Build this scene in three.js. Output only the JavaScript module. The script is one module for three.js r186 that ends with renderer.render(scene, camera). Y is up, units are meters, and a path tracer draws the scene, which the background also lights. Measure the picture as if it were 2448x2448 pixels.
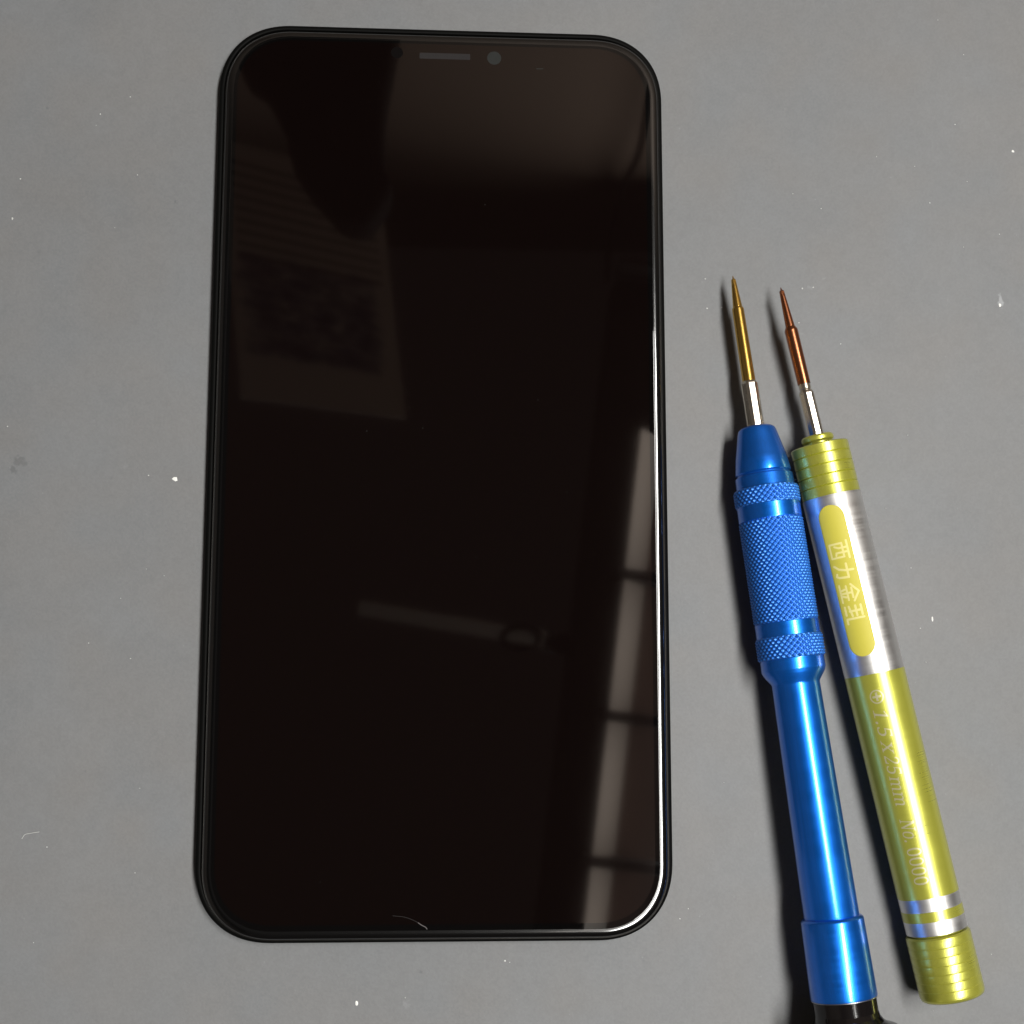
import * as THREE from 'three';
import { mergeGeometries, toCreasedNormals } from 'three/addons/utils/BufferGeometryUtils.js';
import { RectAreaLightUniformsLib } from 'three/addons/lights/RectAreaLightUniformsLib.js';
import { RoundedBoxGeometry } from 'three/addons/geometries/RoundedBoxGeometry.js';

// ------------------------------------------------------------------ camera, lamp, exposure
const MM = 0.001;
const W = 1024, H = 1024;
const scene = new THREE.Scene();
const camera = new THREE.PerspectiveCamera(39.6, 1, 0.01, 20);
camera.position.set(-0.00155, 0.21901, 0.03815);
camera.up.set(-0.00916, 0.14079, -0.99);
camera.lookAt(-0.00155 + 0.05837, 0.21901 - 0.98828, 0.03815 - 0.14108);
scene.background = new THREE.Color().setRGB(0.032, 0.026, 0.025);   // the dim, warm room around the bench

const LAMP = { x: 0.2985, y: 1.0, z: 0.09, yaw: -0.125, w: 0.14, l: 0.78, L: 48 };
RectAreaLightUniformsLib.init();
const rgbLight = (r, g, b) => new THREE.Color().setRGB(r, g, b);
const lampLight = new THREE.RectAreaLight(rgbLight(1, 0.985, 0.945), LAMP.L, LAMP.w, LAMP.l);
lampLight.castShadow = true;

const renderer = new THREE.WebGLRenderer({ antialias: true });
renderer.setSize(W, H);
renderer.toneMapping = THREE.LinearToneMapping;
renderer.toneMappingExposure = 1;
renderer.shadowMap.enabled = true;

// ------------------------------------------------------------------ helpers
function rng(seed) { let a = seed >>> 0; return () => { a = (a + 0x6D2B79F5) | 0; let t = Math.imul(a ^ (a >>> 15), 1 | a); t = (t + Math.imul(t ^ (t >>> 7), 61 | t)) ^ t; return ((t ^ (t >>> 14)) >>> 0) / 4294967296; }; }
const lerp = (a, b, t) => a + (b - a) * t;
const clamp = (x, a = 0, b = 1) => Math.min(b, Math.max(a, x));
const smooth = (t) => t * t * (3 - 2 * t);
function noiseGrid(n, seed) { const r = rng(seed), g = new Float32Array(n * n); for (let i = 0; i < n * n; i++) g[i] = r(); return (u, v) => { const x = u * n, y = v * n, i = Math.floor(x), j = Math.floor(y), fx = smooth(x - i), fy = smooth(y - j); const q = (a, b) => g[((b % n + n) % n) * n + ((a % n + n) % n)]; return lerp(lerp(q(i, j), q(i + 1, j), fx), lerp(q(i, j + 1), q(i + 1, j + 1), fx), fy); }; }
function part(name, geo, mat, parent) { const m = new THREE.Mesh(geo, mat); m.name = name; m.castShadow = true; m.receiveShadow = true; parent.add(m); return m; }
function thing(name, label, category, group) { const o = new THREE.Group(); o.name = name; o.userData = { label, category }; if (group) o.userData.group = group; scene.add(o); return o; }
const std = (o) => new THREE.MeshStandardMaterial(o), phys = (o) => new THREE.MeshPhysicalMaterial(o);
const rgb = (r, g, b) => new THREE.Color().setRGB(r, g, b);

// lathe about +Y from [radius, s] pairs in millimetres, with crisp edges where the profile turns sharply
function lathe(prof, seg = 96, crease = 0.5) {
  const g = new THREE.LatheGeometry(prof.map(([r, s]) => new THREE.Vector2(Math.max(r, 1e-4) * MM, s * MM)), seg);
  return toCreasedNormals(g, crease);
}
// bevel every sharp corner of a profile by b mm
function bevelled(prof, b = 0.08) {
  const out = [prof[0]];
  for (let i = 1; i < prof.length - 1; i++) {
    const [p, q, r] = [prof[i - 1], prof[i], prof[i + 1]];
    const d1 = Math.hypot(p[0] - q[0], p[1] - q[1]), d2 = Math.hypot(r[0] - q[0], r[1] - q[1]);
    const k = Math.min(b, d1 * 0.4, d2 * 0.4);
    const a = [q[0] + (p[0] - q[0]) / d1 * k, q[1] + (p[1] - q[1]) / d1 * k], c = [q[0] + (r[0] - q[0]) / d2 * k, q[1] + (r[1] - q[1]) / d2 * k];
    const m = [(a[0] + c[0]) / 4 + q[0] / 2, (a[1] + c[1]) / 4 + q[1] / 2];
    out.push(a, m, c);
  }
  out.push(prof[prof.length - 1]);
  return out;
}
// surface of revolution whose radius r(s, phi) in mm may vary round the axis
function turned(sList, rOf, nPhi, smoothNormals = true, crease = 0.6) {
  const pos = [], uv = [], idx = [];
  sList.forEach((s, j) => { for (let i = 0; i <= nPhi; i++) { const ph = i / nPhi * Math.PI * 2, r = rOf(s, ph, j) * MM; pos.push(r * Math.sin(ph), s * MM, r * Math.cos(ph)); uv.push(i / nPhi, j / (sList.length - 1)); } });
  const n1 = nPhi + 1;
  for (let j = 0; j < sList.length - 1; j++) for (let i = 0; i < nPhi; i++) { const a = j * n1 + i; idx.push(a, a + 1, a + n1, a + 1, a + n1 + 1, a + n1); }
  const g = new THREE.BufferGeometry();
  g.setAttribute('position', new THREE.Float32BufferAttribute(pos, 3)); g.setAttribute('uv', new THREE.Float32BufferAttribute(uv, 2)); g.setIndex(idx);
  g.computeVertexNormals();
  return smoothNormals ? g : toCreasedNormals(g, crease);
}
const range = (a, b, n) => Array.from({ length: n + 1 }, (_, i) => lerp(a, b, i / n));
// a diamond-knurled band: crossed helical V-cuts leave little four-sided points
function knurl(s0, s1, r, n, depth) {
  const p = (2 * Math.PI * r) / n, rows = Math.round((s1 - s0) / 0.085);
  const tri = (x) => { const f = x - Math.floor(x); return 1 - Math.abs(2 * f - 1); };
  const sl = [s0, s0, ...range(s0 + 0.1, s1 - 0.1, rows), s1, s1];
  const rnd = noiseGrid(64, 5 + n);
  return turned(sl, (s, ph, j) => {
    if (j === 0 || j === sl.length - 1) return r - depth - 0.5;
    const e = clamp(Math.min(s - s0, s1 - s) / 0.3), a = ph / (2 * Math.PI) * n, b = (s - s0) / p;
    const c2 = (x) => 0.5 - 0.5 * Math.cos(2 * Math.PI * x), h = Math.pow(c2(a + b) * c2(a - b), 0.65);
    return r - depth + depth * h * (0.25 + 0.75 * e) * (0.85 + 0.3 * rnd(ph / 6.2832 * 3, s / 6));
  }, n * 9);
}
const hexPrism = (s0, s1, rIn, rEnd) => turned([s0, s0, s0 + 0.45, s0 + 0.55, s1], (s, ph, j) => { const q = ((ph + 0.06 + Math.PI / 6) % (Math.PI / 3)) - Math.PI / 6, hexr = rIn * Math.min(1 / Math.cos(q), 1.055); return j === 0 ? 0.001 : j === 1 ? rEnd : hexr; }, 120, false, 0.2);
// aim a local +Y (tip to tail) axis: local +Z then points up, local +X to the left of the picture
function layAlong(o, tip, dir) {
  const y = new THREE.Vector3(...dir).normalize(), z = new THREE.Vector3(0, 1, 0).addScaledVector(y, -y.y).normalize(), x = new THREE.Vector3().crossVectors(y, z);
  o.quaternion.setFromRotationMatrix(new THREE.Matrix4().makeBasis(x, y, z)); o.position.set(tip[0] * MM, tip[1] * MM, tip[2] * MM);
}

// ------------------------------------------------------------------ the mat
const SPECKS = [[-40.6,2.3,0.42,0.33],[90.8,-27.8,0.2,0.24],[-67.3,-39.0,0.15,0.26],[77.5,23.2,0.13,0.34],[94.3,-54.1,0.2,0.2],[-49.8,-59.6,0.13,0.13],[-54.4,-56.6,0.13,0.13],[-66.4,-45.5,0.13,0.13],[-55.0,-54.7,0.10,0.10],[-51.4,-37.8,0.10,0.10],[-46.4,29.8,0.13,0.09],[-52.7,27.5,0.10,0.10],[-48.2,20.7,0.10,0.12],[-41.8,17.2,0.10,0.10],[-44.7,1.7,0.10,0.10],[-44.5,16.2,0.10,0.10],[-57.5,57.6,0.13,0.08],[-44.3,49.1,0.12,0.12],[-44.5,61.4,0.10,0.09],[-58.8,71.3,0.10,0.10],[-11.5,80.3,0.22,0.34],[-4.4,79.6,0.13,0.16],[42.5,-31.3,0.13,0.13],[42.7,-26.4,0.13,0.13],[60.1,-30.2,0.13,0.15],[58.3,-30.0,0.12,0.13],[57.6,-24.3,0.12,0.13],[82.6,-76.8,0.10,0.13],[86.7,-70.8,0.10,0.10],[71.3,-52.6,0.12,0.13],[77.6,-51.1,0.14,0.08],[84.7,-58.5,0.12,0.12],[86.3,-48.7,0.10,0.10],[57.2,-45.9,0.13,0.10],[61.8,-43.5,0.10,0.10],[79.9,-44.9,0.12,0.13],[70.7,5.7,0.10,0.13],[74.4,15.2,0.10,0.10],[76.2,30.0,0.12,0.17],[75.5,24.7,0.10,0.10],[75.1,82.3,0.10,0.12],[84.5,74.2,0.10,0.10],[56.3,1.3,0.2,0.17],[36.8,68.6,0.12,0.12],[10.4,74.5,0.13,0.13],[11.1,74.7,0.10,0.10],[38.1,67.1,0.10,0.10],[-66.4,-5.7,0.10,0.10],[-48.2,-46.6,0.10,0.10],[45.1,-26.6,0.10,0.10],[64.3,-20.9,0.09,0.13],[91.3,-39.8,0.10,0.10],[85.2,-37.5,0.10,0.12],[43.9,48.4,0.10,0.10],[74.7,-6.1,0.09,0.09]];
const MAT_TILE = 0.2;                      // metres covered by one texture tile, centred on (15 mm, 0)
function matTextures() {
  const N = 2048, px = N / (MAT_TILE / MM);            // texels per mm
  const col = new Uint8Array(N * N * 4), bmp = new Uint8Array(N * N * 4), v = new Float32Array(N * N), tint = new Float32Array(N * N);
  const n1 = noiseGrid(7, 11), n2 = noiseGrid(31, 12), n3 = noiseGrid(160, 13), n4 = noiseGrid(700, 14), c1 = noiseGrid(40, 15), r = rng(16);
  for (let j = 0; j < N; j++) for (let i = 0; i < N; i++) {
    const u = i / N, w = j / N, k = j * N + i;
    v[k] = 1 + 0.11 * (n1(u, w) - 0.5) + 0.035 * (n2(u, w) - 0.5) + 0.05 * (n3(u, w) - 0.5) + 0.1 * (n4(u, w) - 0.5) + 0.07 * (r() - 0.5);
    tint[k] = (c1(u, w) - 0.5) * 0.02 + (n2(w, u) - 0.5) * 0.035;
  }
  const dab = (x, z, rx, rz, a, amp, seed, soft = 0.5) => {                          // an irregular spot; x, z in mm
    const ci = ((x - 15) / 200 + 0.5) * N, cj = (z / 200 + 0.5) * N, R = Math.max(rx, rz) * px * 1.7 + 2, ng = noiseGrid(16, seed), ca = Math.cos(a), sa = Math.sin(a);
    for (let j = Math.floor(cj - R); j <= cj + R; j++) for (let i = Math.floor(ci - R); i <= ci + R; i++) {
      const dx = (i - ci) / px, dz = (j - cj) / px, p = (dx * ca + dz * sa) / rx, q = (-dx * sa + dz * ca) / rz;
      const d = Math.hypot(p, q) + 0.9 * (ng(0.5 + dx / (rx + rz) / 3, 0.5 + dz / (rx + rz) / 3) - 0.5);
      const f = smooth(clamp((1 - d) / soft)); if (f > 0) v[((j % N + N) % N) * N + ((i % N + N) % N)] += amp * f;
    }
  };
  const q = rng(21);
  for (let i = 0; i < 700; i++) dab(-85 + 200 * q(), -100 + 200 * q(), 0.07 + 0.12 * q(), 0.07 + 0.13 * q(), q() * 3, 0.08 + 0.34 * q() * q(), 2000 + i, 0.8);      // faint pale dust
  for (let i = 0; i < 220; i++) dab(-85 + 200 * q(), -100 + 200 * q(), 0.08 + 0.22 * q(), 0.08 + 0.16 * q(), q() * 3, -0.04 - 0.1 * q() * q(), 700 + i, 0.9);     // faint dark marks
  for (let i = 0; i < 26; i++) dab(-85 + 200 * q(), -100 + 200 * q(), 0.4 + 1.2 * q(), 0.03 + 0.02 * q(), q() * 3, 0.035 + 0.05 * q(), 900 + i, 0.9);           // hair scratches
  for (let i = 0; i < 34; i++) dab(-85 + 200 * q(), -100 + 200 * q(), 1.5 + 4 * q(), 0.8 + 2.5 * q(), q() * 3, (q() - 0.45) * 0.08, 3000 + i, 1);                 // rubbed patches
  dab(-64.2, -0.4, 1.5, 0.8, 0.1, -0.2, 41, 0.5); dab(-65.2, 1.0, 0.9, 0.6, 0.6, -0.22, 42, 0.6);                                                              // the grey stain at the left
  dab(-62.8, -57.4, 0.35, 0.35, 0, -0.2, 43, 0.7); dab(-42.2, -42.3, 0.45, 0.25, 0.9, -0.22, 44, 0.7); dab(-63, -33.6, 0.5, 0.4, 0, -0.13, 45, 0.8); dab(-67, 20, 0.3, 0.3, 0, -0.2, 46, 0.7);
  dab(-50.5, 2.2, 0.7, 0.3, -0.4, -0.1, 47, 0.8); dab(-52.5, 46.5, 0.3, 0.3, 0, -0.12, 48, 0.8);
  dab(90.9, -28.6, 0.55, 1.2, 0, 0.75, 51, 0.6); dab(-4.4, 80.6, 0.7, 0.75, 0, 0.22, 52, 0.9); dab(-2.2, 76, 0.3, 0.3, 0, -0.22, 53, 0.8);
  dab(59.4, -30.3, 0.7, 0.5, 0.3, 0.22, 54, 0.9); dab(61.8, -31.8, 0.5, 0.25, -0.6, 0.2, 55, 0.9); dab(74, -25.5, 0.6, 0.25, -0.3, 0.16, 56, 0.9); dab(64.4, -26.5, 0.7, 0.4, -0.5, -0.1, 57, 0.9);
  dab(58, -22.5, 0.5, 0.3, 0.2, 0.18, 58, 0.9); dab(41, -23, 0.4, 0.5, 0, 0.12, 59, 0.9); dab(45.2, -76, 0.9, 0.08, 1.1, 0.2, 60, 0.8); dab(-48.5, 0.4, 0.8, 0.4, -0.4, 0.1, 61, 0.9); dab(57, 40, 0.8, 0.6, 0.4, -0.07, 62, 0.9);
  dab(88, -60, 6, 3.5, 0.5, 0.04, 63, 1); dab(-55, 40, 9, 5, 0.9, 0.04, 64, 1); dab(70, 60, 5, 8, 0.3, -0.03, 65, 1); dab(-58, -75, 8, 6, 0.2, -0.04, 66, 1);
  const s = (x) => { const l = clamp(x); return Math.round(255 * (l <= 0.0031308 ? 12.92 * l : 1.055 * Math.pow(l, 1 / 2.4) - 0.055)); };
  for (let k = 0; k < N * N; k++) {
    const b = 0.149 * v[k];
    col[4 * k] = s(b * (0.995 + tint[k])); col[4 * k + 1] = s(b * 1.012); col[4 * k + 2] = s(b * (1.035 - tint[k])); col[4 * k + 3] = 255;
    const h = Math.round(255 * clamp(0.5 + (v[k] - 1) * 2.2)); bmp[4 * k] = bmp[4 * k + 1] = bmp[4 * k + 2] = h; bmp[4 * k + 3] = 255;
  }
  const mk = (d, srgb) => { const t = new THREE.DataTexture(d, N, N); t.wrapS = t.wrapT = THREE.RepeatWrapping; t.magFilter = THREE.LinearFilter; t.minFilter = THREE.LinearMipmapLinearFilter; t.generateMipmaps = true; if (srgb) t.colorSpace = THREE.SRGBColorSpace; t.needsUpdate = true; return t; };
  return [mk(col, true), mk(bmp, false)];
}
{
  const [map, bump] = matTextures();
  const g = new RoundedBoxGeometry(0.7, 0.003, 0.5, 3, 0.0012); g.translate(0.03, -0.0015, 0);
  const p = g.attributes.position, uv = g.attributes.uv;
  for (let i = 0; i < p.count; i++) uv.setXY(i, (p.getX(i) - 0.015) / MAT_TILE + 0.5, p.getZ(i) / MAT_TILE + 0.5);
  const m = part('work_mat', g, std({ map, bumpMap: bump, bumpScale: 0.00003, roughness: 0.6, metalness: 0 }), scene);
  m.userData = { kind: 'structure', label: 'grey rubber work mat with pale dust specks under the phone and screwdrivers', category: 'mat' };
}

// ------------------------------------------------------------------ the phone
const PH = { w: 35.45, h: 71.35, r: 11.6 };
// outline of a rounded rectangle with continuous corners, inset by d mm, as points [x, z]
function outline(d, nc = 26) {
  const w = PH.w - d, h = PH.h - d, r = PH.r - d * 0.95, e = 2 / 2.25, pts = [];
  const corner = (cx, cz, a0) => { for (let i = 0; i <= nc; i++) { const a = a0 + i / nc * Math.PI / 2, c = Math.cos(a), s = Math.sin(a); pts.push([cx + r * Math.sign(c) * Math.pow(Math.abs(c), e), cz + r * Math.sign(s) * Math.pow(Math.abs(s), e)]); } };
  const edge = (x0, z0, x1, z1, n) => { for (let i = 1; i < n; i++) pts.push([lerp(x0, x1, i / n), lerp(z0, z1, i / n)]); };
  corner(w - r, h - r, 0); edge(w - r, h, -(w - r), h, 8); corner(-(w - r), h - r, Math.PI / 2); edge(-w, h - r, -w, -(h - r), 14);
  corner(-(w - r), -(h - r), Math.PI); edge(-(w - r), -h, w - r, -h, 8); corner(w - r, -(h - r), Math.PI * 1.5); edge(w, -(h - r), w, h - r, 14);
  return pts;
}
// loft outlines through profile steps [inset, y] (mm), optionally capping the first and last
function loft(prof, capFirst, capLast, crease = 0.7, dx = 0, dz = 0) {
  const rings = prof.map(([d]) => outline(d)), n = rings[0].length, pos = [], idx = [];
  rings.forEach((ring, j) => ring.forEach(([x, z]) => pos.push((x + dx) * MM, prof[j][1] * MM, (z + dz) * MM)));
  for (let j = 0; j < rings.length - 1; j++) for (let i = 0; i < n; i++) { const a = j * n + i, b = j * n + (i + 1) % n; idx.push(a, a + n, b, b, a + n, b + n); }
  const cap = (j, flip) => { const c = pos.length / 3; pos.push(dx * MM, prof[j][1] * MM, dz * MM); for (let i = 0; i < n; i++) { const a = j * n + i, b = j * n + (i + 1) % n; flip ? idx.push(c, a, b) : idx.push(c, b, a); } };
  if (capFirst) cap(0, false); if (capLast) cap(rings.length - 1, true);
  const g = new THREE.BufferGeometry(); g.setAttribute('position', new THREE.Float32BufferAttribute(pos, 3)); g.setIndex(idx);
  g.computeVertexNormals();
  return crease > 3 ? g : toCreasedNormals(g, crease);
}
const M = {
  glass: phys({ color: rgb(0.0022, 0.002, 0.002), roughness: 0.02, ior: 1.44 }),
  edge: phys({ color: rgb(0.002, 0.002, 0.002), roughness: 0.15, ior: 1.5, clearcoat: 1, clearcoatRoughness: 0.02 }),
  panel: phys({ color: rgb(0.0030, 0.0016, 0.0014), roughness: 0.038, ior: 1.58, specularColor: rgb(1, 0.93, 0.88) }),
  frame: phys({ color: rgb(0.0025, 0.0025, 0.0023), roughness: 0.55, specularIntensity: 0.12 }),
  rim: phys({ color: rgb(0.032, 0.03, 0.028), metalness: 1, roughness: 0.34 }),
  mesh: phys({ color: rgb(0.021, 0.019, 0.019), roughness: 0.7, specularIntensity: 0.2 }),
  lens: phys({ color: rgb(0.019, 0.02, 0.019), roughness: 0.6, specularIntensity: 0.2 }),
};
const TOP = 3.6;
{
  const t = thing('phone_screen', 'black phone with glossy blank screen lying face up on the grey mat', 'phone');
  // frame: undercut below, rounded shoulder above
  part('frame', loft([[3.2, 0.0], [2.4, 0.08], [0.5, 1.1], [0.14, 1.45], [0.02, 1.75], [0.0, 2.0], [0.04, 2.24], [0.14, 2.44], [0.3, 2.58], [0.5, 2.66], [0.7, 2.68], [0.88, 2.62], [0.95, 2.4], [0.96, 2.0]], true, false, 4), M.frame, t);
  // the glass sits a little to the right and low in the frame
  const DX = 0.22, DZ = 0.42;
  part('rim_gasket', loft([[0.82, 2.3], [0.84, 2.76], [0.88, 2.9], [0.95, 2.96], [1.03, 2.94], [1.08, 2.7]], false, false, 4, DX, DZ), M.rim, t);
  const gp = [];
  for (let i = 0; i <= 26; i++) { const q = 1 - i / 26; gp.push([2.15 - 1.12 * q, TOP - 0.62 * (1 - Math.sqrt(Math.max(0, 1 - Math.pow(q, 2.1))))]); }
  part('glass_edge', loft([[1.05, 2.3], ...gp, [2.3, TOP]], false, false, 4, DX, DZ), M.edge, t);
  part('cover_glass', loft([[2.26, TOP - 0.1], [2.28, TOP + 0.001], [2.32, TOP + 0.003]], false, true, 0.5, DX, DZ), M.glass, t);
  part('display', loft([[2.95, TOP - 0.01], [2.95, TOP + 0.012]], false, true, 0.5, DX * 0.5, DZ * 0.5), M.panel, t);
  // earpiece slot, camera and small sensor marks in the top border
  const slot = new THREE.Shape(); { const w = 4.05 * MM, h = 0.5 * MM, r = 0.18 * MM; slot.moveTo(-w + r, -h); slot.lineTo(w - r, -h); slot.quadraticCurveTo(w, -h, w, -h + r); slot.lineTo(w, h - r); slot.quadraticCurveTo(w, h, w - r, h); slot.lineTo(-w + r, h); slot.quadraticCurveTo(-w, h, -w, h - r); slot.lineTo(-w, -h + r); slot.quadraticCurveTo(-w, -h, -w + r, -h); }
  const flat = (shape, d) => { const g = new THREE.ExtrudeGeometry(shape, { depth: d, bevelEnabled: false, curveSegments: 32 }); g.rotateX(-Math.PI / 2); return g; };
  const place = (m, x, z, y = TOP + 0.012, a = 0) => { m.position.set(x * MM, y * MM, z * MM); m.rotation.y = a; return m; };
  place(part('earpiece', flat(slot, 0.00001), M.mesh, t), 0.35, -66.2);
  const circ = (r) => { const s = new THREE.Shape(); s.absarc(0, 0, r * MM, 0, Math.PI * 2); return s; };
  place(part('front_camera', flat(circ(1.12), 0.00001), M.lens, t), 8.25, -66.12);
  place(part('sensor', flat(circ(0.95), 0.00001), phys({ color: rgb(0.0015, 0.0008, 0.0008), roughness: 0.5, specularIntensity: 0.1 }), t), -7.3, -66.6);
  const dash = new THREE.Shape(); dash.moveTo(-0.0006, -0.00008); dash.lineTo(0.0006, -0.00004); dash.lineTo(0.00055, 0.00012); dash.lineTo(-0.00058, 0.0001);
  place(part('sensor_mark', flat(dash, 0.00001), phys({ color: rgb(0.018, 0.018, 0.016), roughness: 0.6, specularIntensity: 0.2 }), t), 15.6, -64.5);
  // the curved scratch near the bottom edge
  const sc = (pts, r) => new THREE.TubeGeometry(new THREE.CatmullRomCurve3(pts.map(([x, z]) => new THREE.Vector3(x * MM, (TOP + 0.012) * MM, z * MM))), 40, r * MM, 6);
  const sm = std({ color: rgb(0.028, 0.024, 0.024), roughness: 0.6 });
  part('scratch', sc([[-6.3, 67.35], [-4.6, 67.55], [-3.3, 68.0], [-2.6, 68.35]], 0.035), std({ color: rgb(0.012, 0.01, 0.01), roughness: 0.6 }), t);
  part('scratch', sc([[-2.6, 68.35], [-2.0, 68.75], [-1.5, 69.0], [-1.25, 69.3]], 0.075), std({ color: rgb(0.09, 0.08, 0.08), roughness: 0.5 }), t);
}

// ------------------------------------------------------------------ the blue screwdriver
const metal = (c, rough, extra = {}) => phys({ color: c, metalness: 1, roughness: rough, ...extra });
const grain = (rx, ry) => {                                     // slight unevenness of the anodised colour
  const n = 256, d = new Uint8Array(n * n * 4), r = rng(77 + rx), a = noiseGrid(64, 78), b = noiseGrid(20, 79);
  for (let j = 0; j < n; j++) for (let i = 0; i < n; i++) { const h = Math.round(255 * clamp(0.86 + 0.08 * r() + 0.08 * a(i / n, j / n) + 0.06 * (b(i / n, j / n) - 0.5))); d.set([h, h, h, 255], (j * n + i) * 4); }
  const t = new THREE.DataTexture(d, n, n); t.wrapS = t.wrapT = THREE.RepeatWrapping; t.repeat.set(rx, ry); t.magFilter = THREE.LinearFilter; t.needsUpdate = true; return t;
};
const turning = (() => {                                        // fine lathe marks and handling wear in the gloss
  const n = 512, d = new Uint8Array(n * n * 4), r = rng(91), b = noiseGrid(10, 92), c = noiseGrid(90, 93);
  for (let j = 0; j < n; j++) { const row = r(); for (let i = 0; i < n; i++) { const h = Math.round(255 * clamp(0.66 + 0.16 * row + 0.16 * b(i / n, j / n) + 0.14 * Math.max(0, c(i / n, j / n) - 0.6))); d.set([h, h, h, 255], (j * n + i) * 4); } }
  const t = new THREE.DataTexture(d, n, n); t.wrapS = t.wrapT = THREE.RepeatWrapping; t.magFilter = THREE.LinearFilter; t.needsUpdate = true; return t;
})();
const BLUE = rgb(0.006, 0.19, 0.85);
const mb = {
  smooth: phys({ color: BLUE, map: grain(4, 3), metalness: 0.84, roughness: 0.42, roughnessMap: turning, clearcoat: 0.8, clearcoatRoughness: 0.16 }),
  knurl: phys({ color: rgb(0.028, 0.2, 0.73), metalness: 0.76, roughness: 0.5, clearcoat: 0.5, clearcoatRoughness: 0.3 }),
  gold: metal(rgb(0.68, 0.43, 0.1), 0.26), copper: metal(rgb(0.4, 0.15, 0.07), 0.27), steel: metal(rgb(0.66, 0.6, 0.51), 0.27),
  black: phys({ color: rgb(0.006, 0.005, 0.005), roughness: 0.12, ior: 1.5 }),
};
// slim bit: pointed fluted tip, thin shank, step, thicker rod
const bit = (tipLen, r0, r1, rodStart, rodEnd, rr0, rr1) => {
  const tip = range(0, 1.4, 14).concat(range(1.7, tipLen, 6));
  const a = turned(tip, (s, ph) => { const base = s < 0.4 ? lerp(0.06, 0.13, s / 0.4) : s < 0.6 ? lerp(0.13, r0 * 0.9, (s - 0.4) / 0.2) : lerp(r0 * 0.9, r1, (s - 0.6) / (tipLen - 0.6)); const fl = clamp(1 - s / 1.6); return base * (1 - 0.45 * fl * Math.pow(Math.abs(Math.cos(2 * ph + 0.5)), 3)); }, 64);
  const b = lathe([[r1, tipLen], [r1 * 0.99, tipLen + 0.02], [rr0 * 0.93, rodStart], [rr0, rodStart + 0.2], [rr1, rodEnd]], 64);
  return mergeGeometries([a.toNonIndexed(), b].map((g) => { const h = g.index ? g.toNonIndexed() : g; return h; }));
};
{
  const t = thing('precision_screwdriver', 'blue anodised precision screwdriver with knurled grip and gold bit, beside the phone', 'screwdriver', 'screwdrivers beside the phone');
  layAlong(t, [46.13, 3.9, -30.59], [0.12016, 0.03264, 0.99222]);
  part('bit', bit(5.1, 0.4, 0.74, 5.3, 17.5, 0.93, 1.03), mb.gold, t);
  part('bit_shank', hexPrism(17.3, 25.4, 1.27, 1.05), mb.steel, t);
  part('nose_cone', lathe(bevelled([[1.3, 24.95], [1.9, 24.7], [2.45, 24.75], [2.85, 25.1], [3.05, 25.7], [3.95, 29.6], [4.3, 32.0], [4.1, 32.2]], 0.12), 128), mb.smooth, t);
  part('collar', lathe(bevelled([[4.05, 32.1], [4.1, 32.45], [4.42, 32.55], [4.5, 34.6], [4.3, 34.7]], 0.1), 128), mb.smooth, t);
  part('knurled_ring', knurl(34.5, 37.2, 5.07, 36, 0.27), mb.knurl, t);
  part('collar', lathe(bevelled([[4.5, 37.1], [4.85, 37.15], [4.86, 39.5], [4.5, 39.6]], 0.08), 128), mb.smooth, t);
  part('knurled_grip', knurl(39.4, 55.3, 4.92, 36, 0.27), mb.knurl, t);
  part('collar', lathe(bevelled([[4.5, 55.2], [4.82, 55.3], [4.83, 57.5], [4.5, 57.6]], 0.08), 128), mb.smooth, t);
  part('knurled_ring', knurl(57.4, 60.8, 5.12, 36, 0.27), mb.knurl, t);
  part('handle_shaft', lathe(bevelled([[4.5, 60.7], [4.8, 60.8], [4.8, 62.5], [4.55, 63.1], [3.6, 64.5], [4.05, 98.6], [3.95, 98.9]], 0.15), 128), mb.smooth, t);
  part('tail_sleeve', lathe(bevelled([[3.8, 98.7], [4.3, 98.85], [4.58, 99.2], [4.84, 110.2], [4.72, 110.3], [4.5, 110.3]], 0.1), 128), mb.smooth, t);
  part('sleeve_edge', lathe([[4.4, 110.25], [4.74, 110.29], [4.76, 110.38], [4.72, 110.44], [4.3, 110.44]], 96), metal(rgb(0.4, 0.42, 0.45), 0.35), t);
  part('swivel_cap', lathe([[4.2, 110.3], [4.58, 110.42], [4.6, 112.4], [4.75, 113.1], [5.2, 113.8], [6.0, 114.4], [7.0, 114.75], [7.5, 115.1], [7.7, 115.7], [7.7, 118.6], [7.4, 119.2], [6.8, 119.5], [3.0, 119.8], [0.01, 119.85]], 128, 1.2), mb.black, t);
}

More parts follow.
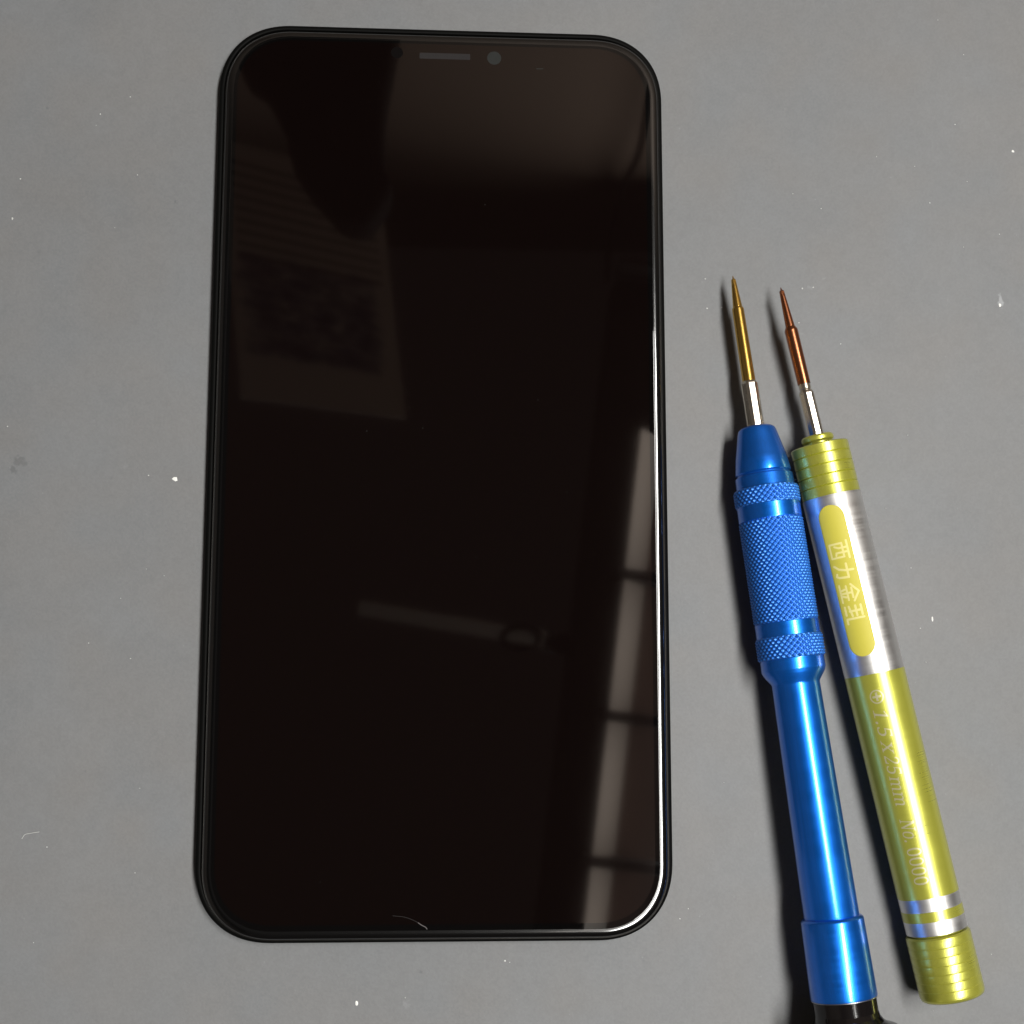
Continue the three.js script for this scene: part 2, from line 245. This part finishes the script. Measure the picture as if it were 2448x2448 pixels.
// ------------------------------------------------------------------ the yellow screwdriver
const YEL = rgb(0.62, 0.62, 0.085);
const canvasTex = (w, h, draw) => { const c = document.createElement('canvas'); c.width = w; c.height = h; draw(c.getContext('2d')); const t = new THREE.CanvasTexture(c); t.colorSpace = THREE.SRGBColorSpace; t.anisotropy = 8; return t; };
{
  const t = thing('precision_screwdriver_001', 'yellow and silver precision screwdriver with copper bit and printed label, rightmost in the photo', 'screwdriver', 'screwdrivers beside the phone');
  layAlong(t, [53.55, 4.72, -28.6], [0.20835, 0.0, 0.97805]);
  const yel = phys({ color: YEL, map: grain(5, 2), metalness: 0.68, roughness: 0.38, roughnessMap: turning, clearcoat: 1, clearcoatRoughness: 0.28 });
  const silver = phys({ color: rgb(0.86, 0.85, 0.83), metalness: 1, roughness: 0.5, roughnessMap: turning });
  part('bit', bit(6.4, 0.42, 0.72, 6.9, 15.9, 1.04, 1.0), mb.copper, t);
  part('bit_neck', lathe([[0.9, 15.8], [0.93, 16.0], [0.92, 16.7], [0.8, 16.85], [0.8, 17.1]], 64), mb.steel, t);
  part('bit_shank', hexPrism(16.95, 24.9, 1.12, 0.95), mb.steel, t);
  part('chuck', lathe(bevelled([[1.1, 24.3], [2.3, 24.3], [2.5, 24.6], [2.5, 25.1], [2.2, 25.4], [2.15, 26.3]], 0.08), 96), yel, t);
  const grooves = (s0, s1, r, n, d, gw) => { const p = [[r - 1.5, s0], [r - 0.12, s0], [r, s0 + 0.15]]; for (let i = 1; i < n; i++) { const s = lerp(s0, s1, i / n); p.push([r, s - gw], [r - d, s], [r, s + gw]); } p.push([r, s1 - 0.12], [r - 0.1, s1], [r - 1, s1]); return p; };
  part('grooved_collar', lathe(grooves(25.9, 34.1, 4.46, 5, 0.2, 0.12), 128, 0.5), yel, t);
  part('barrel', lathe([[4.3, 34.0], [4.5, 34.05], [4.53, 34.2], [4.53, 61.75]], 128, 0.6), silver, t);
  // printed grip: the engraved line of text runs along it
  const R = 4.55, S0 = 61.7, S1 = 95.2, PX = 34;
  const cw = Math.round(2 * Math.PI * R * PX), ch = Math.round((S1 - S0) * PX), yCSS = '#' + new THREE.Color().copy(YEL).getHexString();
  const text = canvasTex(cw, ch, (c) => {
    c.fillStyle = yCSS; c.fillRect(0, 0, cw, ch);
    c.fillStyle = '#e8e2b4'; c.strokeStyle = '#e8e2b4';
    const at = (s) => ch * (1 - (s - S0) / (S1 - S0)), x = cw * 37 / 360;
    c.save(); c.translate(x, at(64.0)); c.rotate(-Math.PI / 2);
    c.lineWidth = 7; c.beginPath(); c.arc(38, -36, 32, 0, 7); c.stroke(); c.lineWidth = 11; c.beginPath(); c.moveTo(38, -58); c.lineTo(38, -14); c.moveTo(16, -36); c.lineTo(60, -36); c.stroke();
    const put = (str, x0, x1, size, style = 'italic') => { c.save(); c.font = `${style} ${size}px serif`; const w = c.measureText(str).width; c.translate(x0, 0); c.scale((x1 - x0) / w, 1); c.fillText(str, 0, 0); c.restore(); };
    put('1.5', 92, 238, 96); put('X', 256, 318, 76); put('25', 330, 430, 96); put('mm', 436, 590, 88);
    put('No.', 654, 776, 96); put('0000', 800, 992, 96, 'normal');
    c.restore();
  });
  const grip = part('grip', lathe([[R, S0], [R, S1]], 128), phys({ color: rgb(1, 1, 1), map: text, metalness: 0.68, roughness: 0.38, roughnessMap: turning, clearcoat: 1, clearcoatRoughness: 0.28 }), t);
  part('band', lathe([[4.5, 95.1], [4.51, 95.2], [4.51, 97.15], [4.5, 97.2]], 128), silver, t);
  part('band', lathe([[4.5, 97.1], [4.55, 97.15], [4.55, 98.55], [4.5, 98.6]], 128), yel, t);
  part('band', lathe([[4.5, 98.5], [4.51, 98.6], [4.51, 100.55], [4.4, 100.6], [3.9, 100.65]], 128), silver, t);
  // end cap with soft ribs
  const cp = [[3.6, 100.55], [3.9, 100.85], [4.45, 100.9], [4.72, 101.15]];
  for (let i = 0; i < 7; i++) { const a = 101.2 + i * 1.24, b = a + 1.24; if (i) cp.push([4.755, a - 0.07], [4.68, a], [4.755, a + 0.07]); cp.push([4.77, a + 0.3], [4.775, a + 0.62], [4.77, b - 0.3]); }
  cp.push([4.75, 109.8], [4.62, 110.2], [4.4, 110.35], [0.01, 110.4]);
  part('end_cap', lathe(cp, 128, 0.9), yel, t);
  // the label window: a round-ended patch set just proud of the barrel
  const L0 = 35.6, L1 = 58.9, half = 2.02 / 4.53, centre = THREE.MathUtils.degToRad(27.5), lw = 2 * half * 4.58;
  const PL = 44, lcw = Math.round(lw * PL), lch = Math.round((L1 - L0) * PL);
  const label = canvasTex(lcw, lch, (c) => {
    c.fillStyle = '#c3b942'; c.fillRect(0, 0, lcw, lch);
    c.strokeStyle = '#ddd384'; c.fillStyle = '#ddd384'; c.lineCap = 'round'; c.lineJoin = 'round';
    // glyphs are read from the tip downwards, tops to the right: rotate as for the grip
    const glyph = (s, h, wid, strokes, lwid) => { c.save(); c.translate(lcw * 0.86, lch * (1 - (s - L0) / (L1 - L0))); c.rotate(-Math.PI / 2); c.scale(wid / 100, h / 100); c.lineWidth = lwid; for (const st of strokes) { c.beginPath(); st.forEach(([x, y], i) => (i ? c.lineTo(x, -y) : c.moveTo(x, -y))); c.stroke(); } c.restore(); };
    glyph(41.2, 128, 128, [[[5, 96], [95, 96]], [[14, 70], [86, 70], [86, 4], [14, 4], [14, 70]], [[38, 96], [38, 50], [28, 30]], [[62, 96], [62, 34], [74, 30]]], 11);       // 西
    glyph(44.5, 128, 126, [[[10, 68], [82, 68], [78, 20], [70, 6], [58, 10]], [[46, 98], [44, 60], [34, 26], [14, 4]]], 12);                                                // 力
    glyph(47.7, 128, 130, [[[50, 100], [8, 66]], [[50, 100], [94, 68]], [[26, 66], [76, 66]], [[50, 66], [50, 6]], [[14, 40], [86, 40]], [[30, 30], [34, 14]], [[70, 30], [64, 14]], [[6, 5], [94, 5]]], 11);
    glyph(51.0, 128, 124, [[[8, 92], [60, 92]], [[8, 64], [60, 64]], [[34, 92], [34, 30]], [[8, 30], [60, 40]], [[74, 96], [74, 6], [98, 6]], [[8, 8], [52, 8]]], 12);
  });
  const pos = [], uv = [], idx = [], nS = 60, nP = 14, s2 = [];
  for (let j = 0; j <= nS; j++) {
    const e = 0.5 - 0.5 * Math.cos(Math.PI * j / nS), s = lerp(L0, L1, e), rad = half * 4.53, d = Math.min(s - L0, L1 - s), k = d >= rad ? 1 : Math.sqrt(Math.max(0, 1 - Math.pow(1 - d / rad, 2)));
    for (let i = -1; i <= nP + 1; i++) { const f = clamp(i / nP), a = centre + half * Math.max(k, 0.02) * (f * 2 - 1), r = (i < 0 || i > nP || j === 0 || j === nS ? 4.5 : 4.57) * MM; pos.push(r * Math.sin(a), s * MM, r * Math.cos(a)); uv.push(0.5 + (a - centre) / (2 * half), (s - L0) / (L1 - L0)); }
  }
  const n1 = nP + 3; for (let j = 0; j < nS; j++) for (let i = 0; i < n1 - 1; i++) { const a = j * n1 + i; idx.push(a, a + 1, a + n1, a + 1, a + n1 + 1, a + n1); }
  const lg = new THREE.BufferGeometry(); lg.setAttribute('position', new THREE.Float32BufferAttribute(pos, 3)); lg.setAttribute('uv', new THREE.Float32BufferAttribute(uv, 2)); lg.setIndex(idx); lg.computeVertexNormals();
  const lm = part('label_window', lg, phys({ map: label, roughness: 0.6, metalness: 0 }), t); lm.userData.label = 'yellow round-ended label with pale characters';
}

// ------------------------------------------------------------------ dust on the mat
{
  const r = rng(31), gs = [], tone = (g, k) => g.setAttribute('color', new THREE.Float32BufferAttribute(new Float32Array(g.attributes.position.count * 3).fill(k), 3));
  for (const [x, z, a, b] of SPECKS) {
    const n = 7, p = [], h = 0.05 * MM, rot = r() * 6.28;
    const pts = Array.from({ length: n }, (_, i) => { const an = rot + i / n * Math.PI * 2, k = 0.55 + 0.6 * r(); return [x + (a * b > 0.04 ? 1.2 : 0.95) * a * k * Math.cos(an), z + (a * b > 0.04 ? 1.2 : 0.95) * b * k * Math.sin(an)]; });
    for (let i = 0; i < n; i++) { const A = pts[i], B = pts[(i + 1) % n]; p.push(x * MM, h * (1 + r()), z * MM, B[0] * MM, 0.0000, B[1] * MM, A[0] * MM, 0.0000, A[1] * MM); }
    const g = new THREE.BufferGeometry(); g.setAttribute('position', new THREE.Float32BufferAttribute(p, 3)); g.computeVertexNormals(); tone(g, a * b > 0.04 ? 0.8 : 0.3 + 0.5 * r()); gs.push(g);
  }
  for (let i = 0; i < 26; i++) {
    const x = -31 + 62 * r(), z = -65 + 130 * r(), k = 0.03 + 0.035 * r(), y = (TOP + 0.015) * MM, g = new THREE.CircleGeometry(k * MM, 5); g.rotateX(-Math.PI / 2); g.translate(x * MM, y, z * MM);
    const h = g.toNonIndexed(); h.deleteAttribute('uv'); tone(h, 0.012 + 0.05 * r() * r()); gs.push(h);
  }
  const hair = new THREE.TubeGeometry(new THREE.CatmullRomCurve3([[-61.2, 56.4], [-60.8, 55.8], [-60.0, 55.6], [-58.7, 55.4]].map(([x, z]) => new THREE.Vector3(x * MM, 0.06 * MM, z * MM))), 20, 0.045 * MM, 5).toNonIndexed(); hair.deleteAttribute('uv'); tone(hair, 0.5); gs.push(hair);
  const d = part('dust_specks', mergeGeometries(gs), std({ color: rgb(0.95, 0.95, 0.92), vertexColors: true, roughness: 0.8, side: THREE.DoubleSide }), scene);
  d.userData = { kind: 'stuff', label: 'tiny pale dust specks and lint scattered over the grey mat', category: 'dust' };
}

// ------------------------------------------------------------------ what hangs above the bench (seen as reflections in the screen and on the tools)
{
  const t = thing('bench_lamp', 'long white bench lamp with slatted side reflector, mirrored in the right of the screen', 'lamp');
  t.position.set(LAMP.x, LAMP.y, LAMP.z); t.rotation.y = -LAMP.yaw * -1;
  const white = std({ color: rgb(0.66, 0.59, 0.53), roughness: 0.6 }), dark = std({ color: rgb(0.015, 0.012, 0.012), roughness: 0.7 });
  const box = (w, h, l, x, y, z) => { const g = new RoundedBoxGeometry(w, h, l, 2, Math.min(w, h, l) * 0.2); g.translate(x, y, z); return g; };
  part('housing', box(0.34, 0.04, 0.84, -0.02, 0.03, 0), dark, t);
  part('tube', box(LAMP.w - 0.004, 0.006, LAMP.l - 0.01, 0, 0.006, 0), std({ color: rgb(0.8, 0.8, 0.8), emissive: rgb(1, 0.97, 0.92), emissiveIntensity: 3 }), t);
  const slat = (name, u0, v0, u1, v1, l, z, m) => { const w = Math.hypot(u1 - u0, v1 - v0), p = part(name, box(w, 0.002, l, 0, 0, 0), m, t); p.position.set((u0 + u1) / 2, (v0 + v1) / 2, z); p.rotation.z = Math.atan2(v0 - v1, u0 - u1); return p; };
  slat('soffit', -0.083, 0.002, -0.135, -0.008, 0.68, 0.065, std({ color: rgb(0.6, 0.42, 0.36), roughness: 0.7 }));
  slat('reflector', -0.135, -0.008, -0.157, -0.036, 0.68, 0.065, white);
  part('end_lip', box(0.34, 0.04, 0.006, -0.02, -0.015, -0.42), dark, t);
  for (const z of [-0.15, -0.032, 0.086, 0.204]) part('crossbar', box(0.078, 0.034, 0.009, -0.122, -0.023, z), dark, t);
  lampLight.position.set(0, -0.001, 0); lampLight.rotation.x = -Math.PI / 2; t.add(lampLight);
}
{
  const wall = part('wall', new THREE.BoxGeometry(2.4, 1.2, 0.04), std({ color: rgb(0.2, 0.155, 0.125), roughness: 0.9 }), scene);
  wall.position.set(0, 0.55, -0.44); wall.userData = { kind: 'structure' };
  const side = part('side_wall', new THREE.BoxGeometry(0.04, 2.2, 1.6), std({ color: rgb(0.13, 0.11, 0.1), roughness: 0.9 }), scene);
  side.position.set(-0.56, 0.9, 0.4); side.userData = { kind: 'structure' };
  const cable = part('cable', new THREE.TubeGeometry(new THREE.CatmullRomCurve3([[0.12, 0.4, -0.405], [0.146, 0.66, -0.4], [0.155, 0.77, -0.4], [0.161, 0.85, -0.4], [0.1585, 0.936, -0.4], [0.164, 1.057, -0.4], [0.177, 1.18, -0.4]].map((p) => new THREE.Vector3(...p))), 80, 0.003, 8), phys({ color: rgb(0.006, 0.005, 0.005), roughness: 1, specularIntensity: 0.1 }), scene);
  cable.userData = { label: 'thin dark cable hanging down the wall behind the bench', category: 'cable' };
  // a sheet of notes leaning over the bench
  const tex = canvasTex(512, 832, (c) => {
    const r = rng(9); c.translate(0, 832); c.scale(1, -1); c.fillStyle = '#fbf2e6'; c.fillRect(0, 0, 512, 832);
    c.fillStyle = 'rgba(60,50,48,.42)'; for (let y = 60; y < 380; y += 38) c.fillRect(30, y, 452, 16);
    for (let i = 0; i < 900; i++) { const row = Math.floor(7 * r()), x = 40 + 400 * r(), y = 390 + row * 46 + 44 * (r() - 0.5); c.fillStyle = `rgba(${20 + 25 * r()},${26 + 20 * r()},${60 + 40 * r()},${0.06 + 0.09 * r()})`; c.beginPath(); c.ellipse(x, y, 8 + 34 * r(), 5 + 12 * r(), 0.3 * (r() - 0.5), 0, 7); c.fill(); }
  });
  const s = thing('paper_sheet', 'brownish sheet with dark scribbles hung above, mirrored in the upper left screen', 'paper');
  s.position.set(-0.066, 0.56, -0.2);
  s.rotation.y = 0.12;
  const b = part('page', new THREE.BoxGeometry(0.114, 0.0006, 0.146), std({ map: tex, roughness: 0.9 }), s);
  b.rotation.set(0.05, 0, 0.74);
  const hood = thing('dark_cloth', 'dark soft cloth hanging above the bench, mirrored at the top left of the screen', 'cloth');
  hood.position.set(0, 0.45, 0);
  const hs = new THREE.Shape(), HP = [[-115, -330], [-24, -330], [-25, -249], [-24, -224], [-20.7, -215], [-24, -206], [-32, -195], [-44, -196], [-53, -205], [-62, -215], [-70, -229], [-72, -241], [-76, -250], [-84, -264], [-96, -276]].map(([x, z]) => new THREE.Vector2(x * MM, -z * MM));
  hs.setFromPoints(new THREE.SplineCurve([...HP, HP[0]]).getPoints(90));
  const hg = new THREE.ExtrudeGeometry(hs, { depth: 0.018, bevelEnabled: true, bevelThickness: 0.012, bevelSize: 0.01, bevelOffset: -0.01, bevelSegments: 5 }); hg.rotateX(-Math.PI / 2);
  part('fabric', hg, phys({ color: rgb(0.006, 0.006, 0.007), roughness: 1, specularIntensity: 0.1 }), hood);
  const arm = thing('stand_arm', 'pale rod in dark ring clamp above, mirrored low in the screen', 'stand');
  const rod = (a, c, r, m, n) => part(n, new THREE.TubeGeometry(new THREE.LineCurve3(new THREE.Vector3(...a), new THREE.Vector3(...c)), 1, r, 20), m, arm);
  arm.position.set(0.045, 0.6, -0.006);
  const bar = part('rod', new RoundedBoxGeometry(0.108, 0.006, 0.009, 2, 0.001), std({ color: rgb(0.85, 0.78, 0.7), metalness: 1, roughness: 0.3 }), arm); bar.position.set(-0.033, 0, -0.0068); bar.rotation.y = -0.165;
  const ring = part('clamp', new THREE.TorusGeometry(0.0105, 0.0018, 12, 36), phys({ color: rgb(0.006, 0.006, 0.006), roughness: 1, specularIntensity: 0.1 }), arm); ring.rotation.set(0.62, 0, 0); ring.position.set(0.006, -0.006, 0.001);
  rod([0.03, 0, 0.004], [0.04, 0.5, -0.02], 0.006, phys({ color: rgb(0.006, 0.006, 0.006), roughness: 1, specularIntensity: 0.1 }), 'post');
}

renderer.render(scene, camera);
